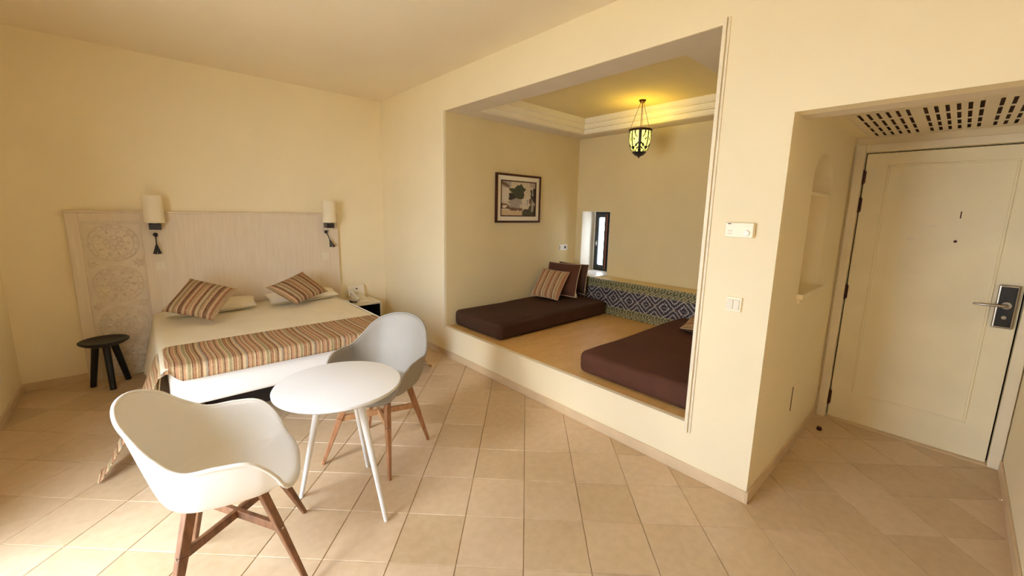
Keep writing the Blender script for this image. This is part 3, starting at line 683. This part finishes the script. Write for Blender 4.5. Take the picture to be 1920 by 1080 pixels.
def reader(cx, dx, label):
    t = thing('reading_light', label, 'lamp', (cx, -.052, 1.30), 'small black reading lights')
    m = MB().lathe([(.0, -.02), (.014, -.015), (.02, 0), (.014, .015), (.0, .02)], (cx, -.075, 1.303), 16, False, False); m.tube([(cx, -.0525, 1.303), (cx, -.075, 1.303)], .012, 12); m.obj('pivot', 'dark_metal', t, smooth=True)
    p0 = Vector((cx, -.08, 1.295)); p1 = Vector((cx + dx * .55, -.10, 1.215)); p2 = Vector((cx + dx, -.11, 1.125))
    MB().tube([p0, (p0 + p1) / 2 + Vector((dx * .02, 0, .005)), p1], .0055, 8).obj('arm', 'dark_metal', t, smooth=True)
    for s in (-1, 1):
        q = Vector((s * .018, 0, 0)); MB().tube([p1, p1 * .6 + p2 * .4 + q * .4, p2 + q], [.006, .009, .015], 10).obj('lamp_head', 'dark_metal', t, smooth=True, auto=True)
reader(LX - .003, -.002, 'small black reading light hanging straight down under the left wall lamp')
reader(RX - .028, .055, 'small black reading light slanting to the right under the right wall lamp')
def plate(name, cx, z0, z1, label, w=.08):
    t = thing(name, label, 'switch', (cx, -.052, z0), 'headboard switches')
    MB().box(cx - w / 2, cx + w / 2, -.0605, -.0525, z0, z1).obj('plate', 'cream_plastic', t, bevel=.002)
    for k in (-1, 1): MB().box(cx + k * w * .2 - w * .17, cx + k * w * .2 + w * .17, -.065, -.0595, z0 + .015, z1 - .015).obj('rocker', 'cream_plastic', t, bevel=.002)
plate('light_switch', -2.258, .968, 1.055, 'pale double switch on the headboard under the left reading light')
plate('light_switch', -.762, .975, 1.058, 'pale double switch on the headboard under the right reading light')

# ------------------------------------------------------------------ nightstand with telephone and card holder
ns = thing('nightstand', 'cream open-fronted nightstand with dark interior, right of the bed', 'nightstand', (-.42, -.21, 0))
nx0, nx1, ny0, nz = -.598, -.235, -.40, .452
MB().box(nx0, nx1, ny0, -.014, nz - .022, nz).obj('top', 'night_paint', ns, bevel=.002)
for x in (nx0, nx1 - .02): MB().box(x, x + .02, ny0, -.014, 0, nz - .022).obj('side_panel', 'night_paint', ns, bevel=.002)
MB().box(nx0 + .02, nx1 - .02, -.024, -.014, .0, nz - .022).obj('back_panel', 'interior_dark', ns)
m = MB().box(nx0 + .0205, nx0 + .024, ny0 + .01, -.024, .02, nz - .023); m.box(nx1 - .024, nx1 - .0205, ny0 + .01, -.024, .02, nz - .023); m.box(nx0 + .024, nx1 - .024, ny0 + .01, -.024, nz - .026, nz - .0225); m.obj('lining', 'interior_dark', ns)
MB().box(nx0 + .02, nx1 - .02, ny0 + .005, -.024, .03, .05).obj('shelf', 'interior_dark', ns)
ph = thing('telephone', 'cream desk telephone with dark coiled cord on the nightstand', 'telephone', (-.46, -.24, nz))
m = MB(); m.add([(-.53, -.34, nz + .001), (-.37, -.34, nz + .001), (-.37, -.14, nz + .001), (-.53, -.14, nz + .001), (-.53, -.34, nz + .022), (-.37, -.34, nz + .022), (-.37, -.14, nz + .075), (-.53, -.14, nz + .075)], [(0, 3, 2, 1), (4, 5, 6, 7), (0, 1, 5, 4), (1, 2, 6, 5), (2, 3, 7, 6), (3, 0, 4, 7)])
bs = m.obj('base', 'phone_cream', ph, bevel=.006)
hs_ = MB().tube([(-.505, -.35, nz + .05), (-.505, -.335, nz + .060), (-.505, -.29, nz + .068), (-.505, -.19, nz + .097), (-.505, -.15, nz + .100), (-.505, -.13, nz + .092)], [.017, .024, .014, .014, .024, .017], 12); hs_.obj('handset', 'phone_cream', ph, smooth=True)
m = MB()
for r in range(4):
    for c in range(3): z_ = nz + .022 + (r * .035 + .04) / .2 * .053; m.box(-.455 + c * .027, -.437 + c * .027, -.30 + r * .035, -.283 + r * .035, z_ - .004, z_ + .006)
m.obj('keypad', 'cream_plastic', ph)
pts = []
for k in range(90):
    t = k / 89; c0 = Vector((-.52, -.35, nz + .02)).lerp(Vector((-.56, -.25, nz + .02)), t); c0 = c0 + Vector((-.04 * math.sin(PI * t), 0, 0)); a_ = t * 2 * PI * 14
    pts.append(c0 + Vector((math.cos(a_) * .004, .0, .010 * math.sin(a_))) + Vector((0, .0, .0)))
MB().tube(pts, .0035, 6).obj('cord', 'dark_cord', ph, smooth=True)
ch_ = thing('card_holder', 'cream card holder leaning at the wall behind the telephone', 'card holder', (-.41, -.07, nz))
MB().beam((-.42, -.10, nz + .003), (-.42, -.055, nz + .17), .20, .004, hint=(0, 1, .2)).obj('card', 'paper_cream', ch_)
MB().box(-.52, -.32, -.13, -.06, nz, nz + .006).obj('foot', 'paper_cream', ch_)
MB().box(-.425, -.405, -.079, -.070, nz + .125, nz + .137).obj('printed_mark', 'dark_cord', ch_)

# ------------------------------------------------------------------ stool
st = thing('stool', 'black three-legged wooden stool with dished round seat beside the bed', 'stool', (-2.69, -.27, 0))
MB().lathe([(.0, .375), (.10, .376), (.135, .388), (.160, .405), (.163, .418), (.155, .423), (.13, .415), (.05, .410), (.0, .410)], (-2.69, -.275, 0), 40, False, False).obj('seat', 'stool_black', st, smooth=True)
for (fx, fy) in ((-2.80, -.215), (-2.668, -.395), (-2.575, -.185)):
    d = Vector((fx + 2.69, fy + .275)).normalized()
    MB().tube([(fx, fy, 0), (-2.69 + d.x * .065, -.275 + d.y * .065, .39)], [.021, .026], 10).obj('leg', 'stool_black', st, smooth=True, auto=True)

# ------------------------------------------------------------------ round table
tc = (-1.693, -3.115)
tb = thing('round_table', 'small round white table on three slender splayed legs between the two chairs', 'table', (tc[0], tc[1], 0))
MB().lathe([(.0, .690), (.27, .690), (.290, .694), (.299, .702), (.300, .710), (.297, .715), (.29, .717), (.0, .717)], (tc[0], tc[1], 0), 72, False, False).obj('tabletop', 'white_lacquer', tb, smooth=True, auto=True)
for f_, t_ in (((-1.843, -2.864), (-1.756, -3.045)), ((-1.567, -3.33), (-1.640, -3.215)), ((-1.455, -2.839), (-1.60, -3.02))):
    MB().tube([(f_[0], f_[1], .0), (t_[0], t_[1], .692)], [.0105, .019], 16).obj('leg', 'white_lacquer', tb, smooth=True, auto=True)
MB().lathe([(.0, .672), (.11, .672), (.12, .69), (.0, .69)], (tc[0], tc[1] + .01, 0), 32, False, False).obj('mounting_plate', 'white_lacquer', tb)

# ------------------------------------------------------------------ shell armchairs
RIM = [(.0, .222, .00, .452), (.09, .215, .12, .455), (.17, .178, .226, .488), (.25, .122, .273, .590), (.33, .062, .287, .646), (.43, -.03, .290, .658), (.54, -.135, .282, .662),
       (.65, -.215, .246, .722), (.76, -.272, .205, .788), (.86, -.315, .150, .828), (.94, -.342, .075, .852), (1.0, -.350, .0, .858)]
def rimpt(t):                                     # t in 0..1 front -> back (one side)
    for i in range(len(RIM) - 1):
        if t <= RIM[i + 1][0]: break
    a_, b_ = RIM[i], RIM[i + 1]; p_ = RIM[max(i - 1, 0)]; n_ = RIM[min(i + 2, len(RIM) - 1)]
    s = (t - a_[0]) / (b_[0] - a_[0]); out = []
    for k in (1, 2, 3):
        pk = p_[k] if i > 0 else (-b_[k] if k == 2 else b_[k]); nk = n_[k] if i + 2 < len(RIM) else (-a_[k] if k == 2 else a_[k])
        m0 = (b_[k] - pk) / 2; m1 = (nk - a_[k]) / 2
        out.append((2 * s ** 3 - 3 * s ** 2 + 1) * a_[k] + (s ** 3 - 2 * s ** 2 + s) * m0 + (-2 * s ** 3 + 3 * s ** 2) * b_[k] + (s ** 3 - s ** 2) * m1)
    return out
def shell_mesh(zs=.464):
    m = MB(); nu, nr = 96, 22
    def P(u, v):
        side = 1 if u <= .5 else -1; t = u * 2 if u <= .5 else 2 - u * 2
        rx, ry, rz = rimpt(t); ry *= side
        back = max(0, min(1, (t - .62) / .38))
        g = 1 - (1 - v) ** (1.55 - .25 * back); cx = -.02
        lo = .62 - .06 * back
        h = 0 if v < lo else ((v - lo) / (1 - lo)) ** (1.35 - .2 * back)
        x = cx + (rx - cx) * g; y = ry * g
        # keep the seat squarish and scooped
        z = zs - .018 * (1 - v) * (1 - v) + (rz - zs) * h
        if rz < zs + .05: z = zs - .018 * (1 - v) ** 2 + (rz - zs) * v ** 3 - .012 * max(0, (v - .8) / .2) ** 2
        hb_ = max(0, h); x -= back * .05 * math.sin(PI * hb_) * -1 * .4
        return (x, y, z)
    return m.grid(P, nu, nr, close_u=True)
def armchair(c, f_, shellmat, woodmat, label, wood2=None):
    f_ = Vector((f_[0], f_[1], 0)).normalized(); l_ = Vector((-f_.y, f_.x, 0)); c = Vector((c[0], c[1], 0))
    W = lambda x, y, z: c + f_ * x + l_ * y + Vector((0, 0, z))
    t = thing('armchair', label, 'chair', tuple(c))
    m = shell_mesh(); m.v = [tuple(W(*v)) for v in m.v]; s = m.obj('seat_shell', shellmat, t, smooth=True)
    md = s.modifiers.new('s', 'SOLIDIFY'); md.thickness = .010; md.offset = -1; md = s.modifiers.new('u', 'SUBSURF'); md.levels = 1; md.render_levels = 1
    # rolled rim
    n = 96; ed = []; zs_ = .464
    for k in range(n):
        u = k / n; side = 1 if u <= .5 else -1; tt = u * 2 if u <= .5 else 2 - u * 2; rx, ry, rz = rimpt(tt); z = rz - (.012 if rz < zs_ + .05 else 0)
        ed.append(W(rx, ry * side, z))
    ed.append(ed[0]); MB().tube(ed, .0075, 8, cap=False).obj('rim', shellmat, t, smooth=True)
    feet = {(a_, b_): W(.232 * a_, .240 * b_, 0) for a_ in (1, -1) for b_ in (1, -1)}
    tops = {(a_, b_): W(.115 * a_ - .035, .135 * b_, .440) for a_ in (1, -1) for b_ in (1, -1)}
    for k in feet:
        p0, p1 = tops[k], feet[k]; hint = (p0 - c); hint = Vector((hint.x, hint.y, 0)).normalized()
        q = p0.lerp(p1, .38)
        mm = MB().beam(p0, q, .030, .040, .028, .038, hint=hint); mm.beam(q, p1, .028, .038, .018, .020, hint=hint)
        mm.obj('leg', woodmat, t, bevel=.004)
        MB().tube([q + (q - c - Vector((0, 0, q.z))).normalized() * .018, q + (q - c - Vector((0, 0, q.z))).normalized() * .0215], .005, 10).obj('bolt_cover', 'chrome', t)
    for k, name in (((1, 1), 'stretcher'), ((1, -1), 'stretcher')):
        k2 = (-k[0], -k[1]); a_ = tops[k].lerp(feet[k], .38); b_ = tops[k2].lerp(feet[k2], .38)
        zz = .0 if k == (1, 1) else -.001
        MB().beam(a_ + Vector((0, 0, zz)), b_ + Vector((0, 0, zz)), .020, .036).obj('stretcher', wood2 or woodmat, t, bevel=.003)
        a_, b_ = tops[k], tops[k2]; MB().beam(a_ + Vector((0, 0, -.012)), b_ + Vector((0, 0, -.012)), .024, .030).obj('seat_rail', woodmat, t, bevel=.003)
    return t
armchair((-2.143, -3.18), (.97, -.23), 'white_shell', 'walnut_wood', 'white shell armchair on walnut legs in the foreground, left of the round table')
armchair((-1.336, -2.725), (-.86, -.51), 'grey_shell', 'chair_wood', 'grey shell armchair on light wooden legs behind the round table', 'light_wood')

# ------------------------------------------------------------------ alcove furniture
MZ = .338
mL = slab('mattress', .105, 1.86, -2.262, -1.487, MZ, .512, 'brown_fabric', .05, None, .004, 3); tag(mL, 'dark brown covered floor mattress along the left wall of the alcove', 'mattress', 'brown alcove mattresses')
mR = slab('mattress', .115, 1.86, -4.13, -3.215, MZ, .512, 'red_brown_fabric', .05, None, .004, 5); tag(mR, 'reddish brown covered floor mattress at the right side of the alcove', 'mattress', 'brown alcove mattresses')
o, e = cushion('cushion', [(1.215, -1.56, .545), (1.295, -1.945, .535), (1.557, -1.90, .850), (1.475, -1.52, .870)], .12, 'cushion_stripe_warm', .5, pinch=.05)
tag(o, 'striped tan and rust cushion in front of the brown cushions in the alcove', 'cushion'); piping(e, o, r=.004)
o, e = cushion('cushion', [(1.385, -1.585, .552), (1.545, -2.010, .548), (1.775, -1.905, .932), (1.610, -1.500, .942)], .10, 'red_brown_fabric', .5, pinch=.05)
tag(o, 'plain brown cushion with cream piping right behind the striped alcove cushion', 'cushion'); piping(e, o, r=.005)
m = MB(); b = Vector((1.547, -2.012, .556)); m.tube([b + Vector((-.01, -.012, .05)), b + Vector((-.015, -.02, .03)), b + Vector((-.02, -.022, -.005))], [.006, .016, .020], 10); m.obj('tassel', 'piping_cream', o, smooth=True)
o, e = cushion('cushion', [(1.650, -1.57, .560), (1.765, -1.99, .556), (1.860, -1.965, .930), (1.770, -1.54, .940)], .08, 'brown_fabric', .5, pinch=.05)
tag(o, 'darkest brown cushion at the back of the stack beside the alcove window', 'cushion'); piping(e, o, r=.004)
o, e = cushion('cushion', [(1.235, -3.500, .555), (1.36, -3.93, .560), (1.74, -3.83, .585), (1.62, -3.42, .575)], .12, 'cushion_stripe_warm', .5, rot_uv=True, pinch=.05)
tag(o, 'striped cushion lying flat on the right alcove mattress, half hidden by the wall edge', 'cushion'); piping(e, o, r=.004)

# ------------------------------------------------------------------ framed picture
pc = thing('framed_picture', 'small dark-framed abstract picture with pale mount on the alcove wall', 'picture', (1.035, OY1 - .001, 1.74))
px0, px1, pz0, pz1, py = .672, 1.402, 1.455, 2.022, OY1
def fr(m, x0, x1, z0, z1, w, ya, yb):
    m.box(x0, x1, ya, yb, z1 - w, z1); m.box(x0, x1, ya, yb, z0, z0 + w); m.box(x0, x0 + w, ya, yb, z0 + w, z1 - w); m.box(x1 - w, x1, ya, yb, z0 + w, z1 - w)
m = MB(); fr(m, px0, px1, pz0, pz1, .024, py - .03, py - .001); m.obj('frame', 'bronze', pc, bevel=.003)
m = MB(); fr(m, px0 + .024, px1 - .024, pz0 + .024, pz1 - .024, .052, py - .018, py - .001); m.obj('mount', 'paper_cream', pc)
m = MB(); fr(m, px0 + .074, px1 - .074, pz0 + .074, pz1 - .074, .012, py - .020, py - .001); m.obj('inner_frame', 'bronze', pc, bevel=.001)
gx, gz = 60, 50; m = MB(); ax0, ax1, az0, az1 = px0 + .084, px1 - .084, pz0 + .084, pz1 - .084
m.grid(lambda u, v: (ax0 + (ax1 - ax0) * u, py - .012, az0 + (az1 - az0) * v), gx, gz)
pr = m.obj('print', 'picture_print', pc)
def inside(x, z, poly):
    r = False
    for i in range(len(poly)):
        (x1_, z1_), (x2_, z2_) = poly[i], poly[i - 1]
        if (z1_ > z) != (z2_ > z) and x < (x2_ - x1_) * (z - z1_) / (z2_ - z1_) + x1_: r = not r
    return r
CRM, GRN, BLK, BRN, GRY, WHT = (.62, .52, .36), (.045, .055, .03), (.03, .022, .02), (.16, .08, .05), (.36, .32, .27), (.66, .60, .50)
shapes = [([(0, 0), (1, 0), (1, 1), (0, 1)], CRM), ([(.02, .40), (.2, .40), (.2, .85), (.02, .80)], WHT), ([(.0, .88), (.12, .80), (.28, .85), (.28, 1), (.0, 1)], GRY), ([(.02, .90), (.13, .86), (.2, .80), (.24, .84), (.12, .96), (.02, .97)], BRN),
          ([(.22, .45), (.36, .47), (.44, .55), (.44, .68), (.22, .66)], BLK), ([(.36, .62), (.22, .76), (.22, .80), (.38, .80), (.44, .88), (.57, .94), (.66, .82), (.72, .80), (.66, .73), (.66, .55), (.58, .48), (.46, .50), (.40, .55)], GRN),
          ([(.20, .36), (.60, .34), (.60, .46), (.42, .52), (.20, .42)], GRY), ([(.0, .20), (.18, .20), (.3, .15), (.62, .15), (.60, .22), (.25, .26), (.18, .34), (.0, .36)], BRN), ([(.24, .24), (.52, .22), (.54, .34), (.26, .38)], GRY), ([(.04, .22), (.14, .22), (.18, .30), (.06, .30)], WHT),
          ([(.61, .0), (1, .0), (1, .30), (.86, .34), (.80, .20), (.70, .20), (.61, .14)], (.05, .045, .02)), ([(.62, .20), (.68, .20), (.67, .55), (.62, .52)], WHT), ([(.70, .25), (.80, .28), (.84, .50), (.78, .60), (.70, .50)], WHT), ([(.73, .30), (.77, .32), (.80, .48), (.75, .50)], GRY),
          ([(.82, .36), (.90, .36), (.90, .55), (.82, .50)], BRN), ([(.88, .12), (.95, .12), (.97, .50), (.90, .5)], GRY), ([(.86, .55), (1, .36), (1, .85), (.94, .85), (.94, .78), (.86, .80)], BLK), ([(.90, .60), (.94, .60), (.94, .8), (.90, .8)], GRY), ([(.82, .86), (1, .86), (1, 1), (.82, 1)], (.42, .33, .28)), ([(.0, .0), (.6, .0), (.6, .14), (.0, .14)], (.60, .45, .26))]
q = random.Random(4); ca_ = pr.data.color_attributes.new('Col', 'FLOAT_COLOR', 'CORNER')
for p_ in pr.data.polygons:
    i = p_.index % gx; j = p_.index // gx; x = (i + .5) / gx; z = (j + .5) / gz; c = CRM
    for poly, cc in shapes:
        if inside(x + q.uniform(-.008, .008), z + q.uniform(-.008, .008), poly): c = cc
    k = q.uniform(.85, 1.12)
    for li in p_.loop_indices: ca_.data[li].color = (c[0] * k, c[1] * k, c[2] * k, 1)

# ------------------------------------------------------------------ pierced pendant lantern
LC = Vector((1.585, -2.738, 0))
pl = thing('pendant_lantern', 'pierced dark metal pendant lantern glowing yellow under the alcove ceiling', 'lantern', (LC.x, LC.y, 2.17))
MB().lathe([(.0, ZT - .030), (.020, ZT - .028), (.034, ZT - .010), (.036, ZT - .001), (.0, ZT - .001)], (LC.x, LC.y, 0), 24, False, False).obj('ceiling_rose', 'bronze', pl, smooth=True)
rimz, boz = 2.452, 2.185
def lr(v): return .112 * math.sqrt(max(0, 1 - max(0, v) ** 2.6)) ** .95 if v > 0 else .112     # v 0 rim .. 1 tip
def lantern_shell():
    m = MB(); n, k = 96, 40; ph0 = math.atan2(-5.116 - LC.y, -2.354 - LC.x)
    for j in range(k + 1):
        v = j / k * .985; z = rimz - (rimz - boz) * v
        for i in range(n): a_ = 2 * PI * i / n + ph0; r = lr(v) + .002; m.v.append((LC.x + r * math.cos(a_), LC.y + r * math.sin(a_), z))
    for j in range(k):
        v = (j + .5) / k
        for i in range(n):
            u = (i + .5) / n * 4 % 1; sx = abs(u - .5) * 2            # panel coordinate: 0 mid .. 1 rib   (rib faces the room)
            solid_ = sx > .86 or v < .07 or v > .84 or sx > 1.35 - v * .75
            x = u * 2 - 1
            if not solid_:
                f_ = math.sin(9.5 * abs(x) + 5 * math.sin(v * 9)) + math.cos(15 * v + 3.5 * math.cos(abs(x) * 5))
                solid_ = f_ > .95 or abs(x) < .05
                if v > .62 and f_ > .2: solid_ = True
            if solid_: m.f.append((j * n + i, j * n + (i + 1) % n, (j + 1) * n + (i + 1) % n, (j + 1) * n + i))
    return m.obj('pierced_bowl', 'dark_metal', pl, solid=.002)
lantern_shell()
MB().lathe([(lr(v / 20) - .004 if lr(v / 20) > .01 else .004, rimz - .004 - (rimz - boz) * v / 20 * .97) for v in range(20)], (LC.x, LC.y, 0), 40, False, True).obj('glass_bowl', 'lit_glass', pl, smooth=True)
MB().lathe([(.116, rimz + .004), (.119, rimz), (.116, rimz - .010), (.112, rimz - .010), (.112, rimz + .004), (.116, rimz + .004)], (LC.x, LC.y, 0), 40, False, False).obj('rim_ring', 'bronze', pl, smooth=True)
MB().lathe([(.0, boz - .018), (.008, boz - .012), (.010, boz - .004), (.022, boz + .010), (.03, boz + .02)], (LC.x, LC.y, 0), 16, False, False).obj('finial', 'bronze', pl, smooth=True)
for k in range(3):
    a_ = 2 * PI * k / 3 + .35; d = Vector((math.cos(a_), math.sin(a_), 0)); p0 = LC + d * .016 + Vector((0, 0, ZT - .026)); p1 = LC + d * .112 + Vector((0, 0, rimz))
    m = MB(); nl = 15
    for q_ in range(nl): m.tube([p0.lerp(p1, (q_ + .05) / nl), p0.lerp(p1, (q_ + .5) / nl), p0.lerp(p1, (q_ + .95) / nl)], [.0015, .0036, .0015], 6)
    m.obj('chain', 'bronze', pl)
MB().tube([LC + Vector((0, 0, ZT - .028)), LC + Vector((0, 0, 2.40))], .0035, 8).obj('cord', 'bronze', pl)
MB().lathe([(.0, 2.34), (.022, 2.35), (.028, 2.37), (.018, 2.40), (.010, 2.41), (.0, 2.41)], (LC.x, LC.y, 0), 16, False, False).obj('bulb', 'lit_glass', pl, smooth=True)
light('lantern_bulb', 'POINT', (LC.x, LC.y, 2.44), 4.0, (1.0, .78, .10), shadow_soft_size=.02)

# ------------------------------------------------------------------ ceiling air grille in the passage
gr = thing('air_grille', 'cream ceiling grille with rows of dark slots above the entrance door', 'air vent', (1.1, -5.0, 2.165))
cols_ = [-4.640 - .0402 * k for k in range(6)] + [-4.908 - .040 * k for k in range(6)] + [-5.172 - .040 * k for k in range(6)]
rows_ = [(.712, .912), (.945, 1.155), (1.185, 1.350), (1.384, 1.54)]
gx0, gx1, gy0, gy1 = .42, 1.59, -5.44, -4.60; m = MB(); zt, zb = 2.1695, 2.162; sw = .0080
ys = sorted([gy0, gy1] + [c - sw for c in cols_] + [c + sw for c in cols_]); xs = sorted([gx0, gx1] + [r[0] for r in rows_] + [r[1] for r in rows_])
for i in range(len(xs) - 1):
    for j in range(len(ys) - 1):
        xm, ym = (xs[i] + xs[i + 1]) / 2, (ys[j] + ys[j + 1]) / 2
        if any(a_ < xm < b_ for a_, b_ in rows_) and any(abs(ym - c) < sw for c in cols_): continue
        m.add([(xs[i], ys[j], zb), (xs[i + 1], ys[j], zb), (xs[i + 1], ys[j + 1], zb), (xs[i], ys[j + 1], zb)], [(0, 1, 2, 3)])
o = m.obj('grille_plate', 'grille_paint', gr)
bm = bmesh.new(); bm.from_mesh(o.data); bmesh.ops.remove_doubles(bm, verts=bm.verts, dist=1e-5); bm.to_mesh(o.data); bm.free()
md = o.modifiers.new('s', 'SOLIDIFY'); md.thickness = .004; md.offset = 0
MB().box(gx0 + .01, gx1 - .01, gy0 + .01, gy1 - .01, 2.1665, 2.1695).obj('duct_shade', 'duct_dark', gr)  # thin dark sheet standing for the shade inside the duct
m = MB(); w = .012
m.box(gx0 - w, gx1 + w, gy1, gy1 + w, 2.158, 2.1695); m.box(gx0 - w, gx1 + w, gy0 - w, gy0, 2.158, 2.1695); m.box(gx0 - w, gx0, gy0, gy1, 2.158, 2.1695); m.box(gx1, gx1 + w, gy0, gy1, 2.158, 2.1695)
m.obj('grille_border', 'grille_paint', gr, bevel=.002)

# ------------------------------------------------------------------ wall fittings
th = thing('thermostat', 'cream wall thermostat with round dial above the light switch', 'thermostat', (-.012, -4.33, 1.51))
MB().box(-.030, -.0005, -4.402, -4.262, 1.472, 1.550).obj('housing', 'fitting_cream', th, bevel=.004)
MB().box(-.0315, -.029, -4.398, -4.266, 1.534, 1.5355).obj('vent_line', 'cream_plastic', th)
MB().tube([(-.029, -4.372, 1.497), (-.040, -4.372, 1.497)], [.016, .014], 24).obj('dial', 'white_plastic', th, smooth=True, auto=True)
for z in (1.488, 1.503): MB().box(-.0335, -.029, -4.300, -4.278, z, z + .006).obj('button', 'cream_plastic', th, bevel=.001)
MB().box(-.0318, -.029, -4.292, -4.276, 1.541, 1.545).obj('printed_mark', 'dark_cord', th)
sw_ = thing('light_switch', 'cream double light switch on the wall below the thermostat', 'switch', (-.006, -4.34, 1.11))
MB().box(-.012, -.0005, -4.380, -4.300, 1.070, 1.150).obj('plate', 'fitting_cream', sw_, bevel=.003)
for k in (-1, 1): MB().box(-.017, -.011, -4.340 + k * .0165 - .015, -4.340 + k * .0165 + .015, 1.083, 1.137).obj('rocker', 'cream_plastic', sw_, bevel=.002)
so = thing('power_socket', 'white double socket plate on the alcove wall above the cushions', 'socket', (1.9, OY1 - .004, 1.118))
MB().box(1.815, 1.985, OY1 - .010, OY1 - .0005, 1.078, 1.158).obj('plate', 'white_plastic', so, bevel=.003)
MB().box(1.819, 1.828, OY1 - .0115, OY1 - .009, 1.085, 1.151).obj('dark_strip', 'dark_metal', so)  # thin dark strip at the left end of the plate
m = MB().lathe([(.020, 0), (.020, .001), (.0, .001)], (0, 0, 0), 20, False, False); m.v = [(1.935 + x, OY1 - .0105 - z, 1.118 + y) for x, y, z in m.v]; m.obj('socket_well', 'dark_metal', so)
ol = thing('power_socket', 'cream socket plate low on the left wall at the picture edge', 'socket', (XL + .004, -.62, .33))
MB().box(XL + .0005, XL + .010, -.70, -.58, .29, .37).obj('plate', 'white_plastic', ol, bevel=.003)
MB().tube([(XL + .010, -.64, .33), (XL + .0115, -.64, .33)], .018, 16).obj('socket_well', 'cream_plastic', ol)
hp = thing('access_panel', 'flush cream access panel low on the passage wall beside the entrance door', 'panel', (.86, NY1 - .002, .39))
MB().box(.745, 1.0, NY1 - .004, NY1 - .0005, .31, .475).obj('cover', 'cream_plaster', hp, bevel=.001)
m = MB(); m.box(.735, .745, NY1 - .0025, NY1 - .0005, .305, .475); m.obj('gap', 'duct_dark', hp)
ds = MB().lathe([(.0, .0015), (.016, .0015), (.018, .012), (.013, .024), (.0, .026)], (1.30, -4.60, 0), 16, False, False).obj('door_stop', 'bronze', loc=(1.30, -4.60, 0), smooth=True)
tag(ds, 'tiny dark brown door stop on the tiles near the hinge side of the door', 'door stop')

for o in bpy.data.objects:
    if '_o' in o: del o['_o']
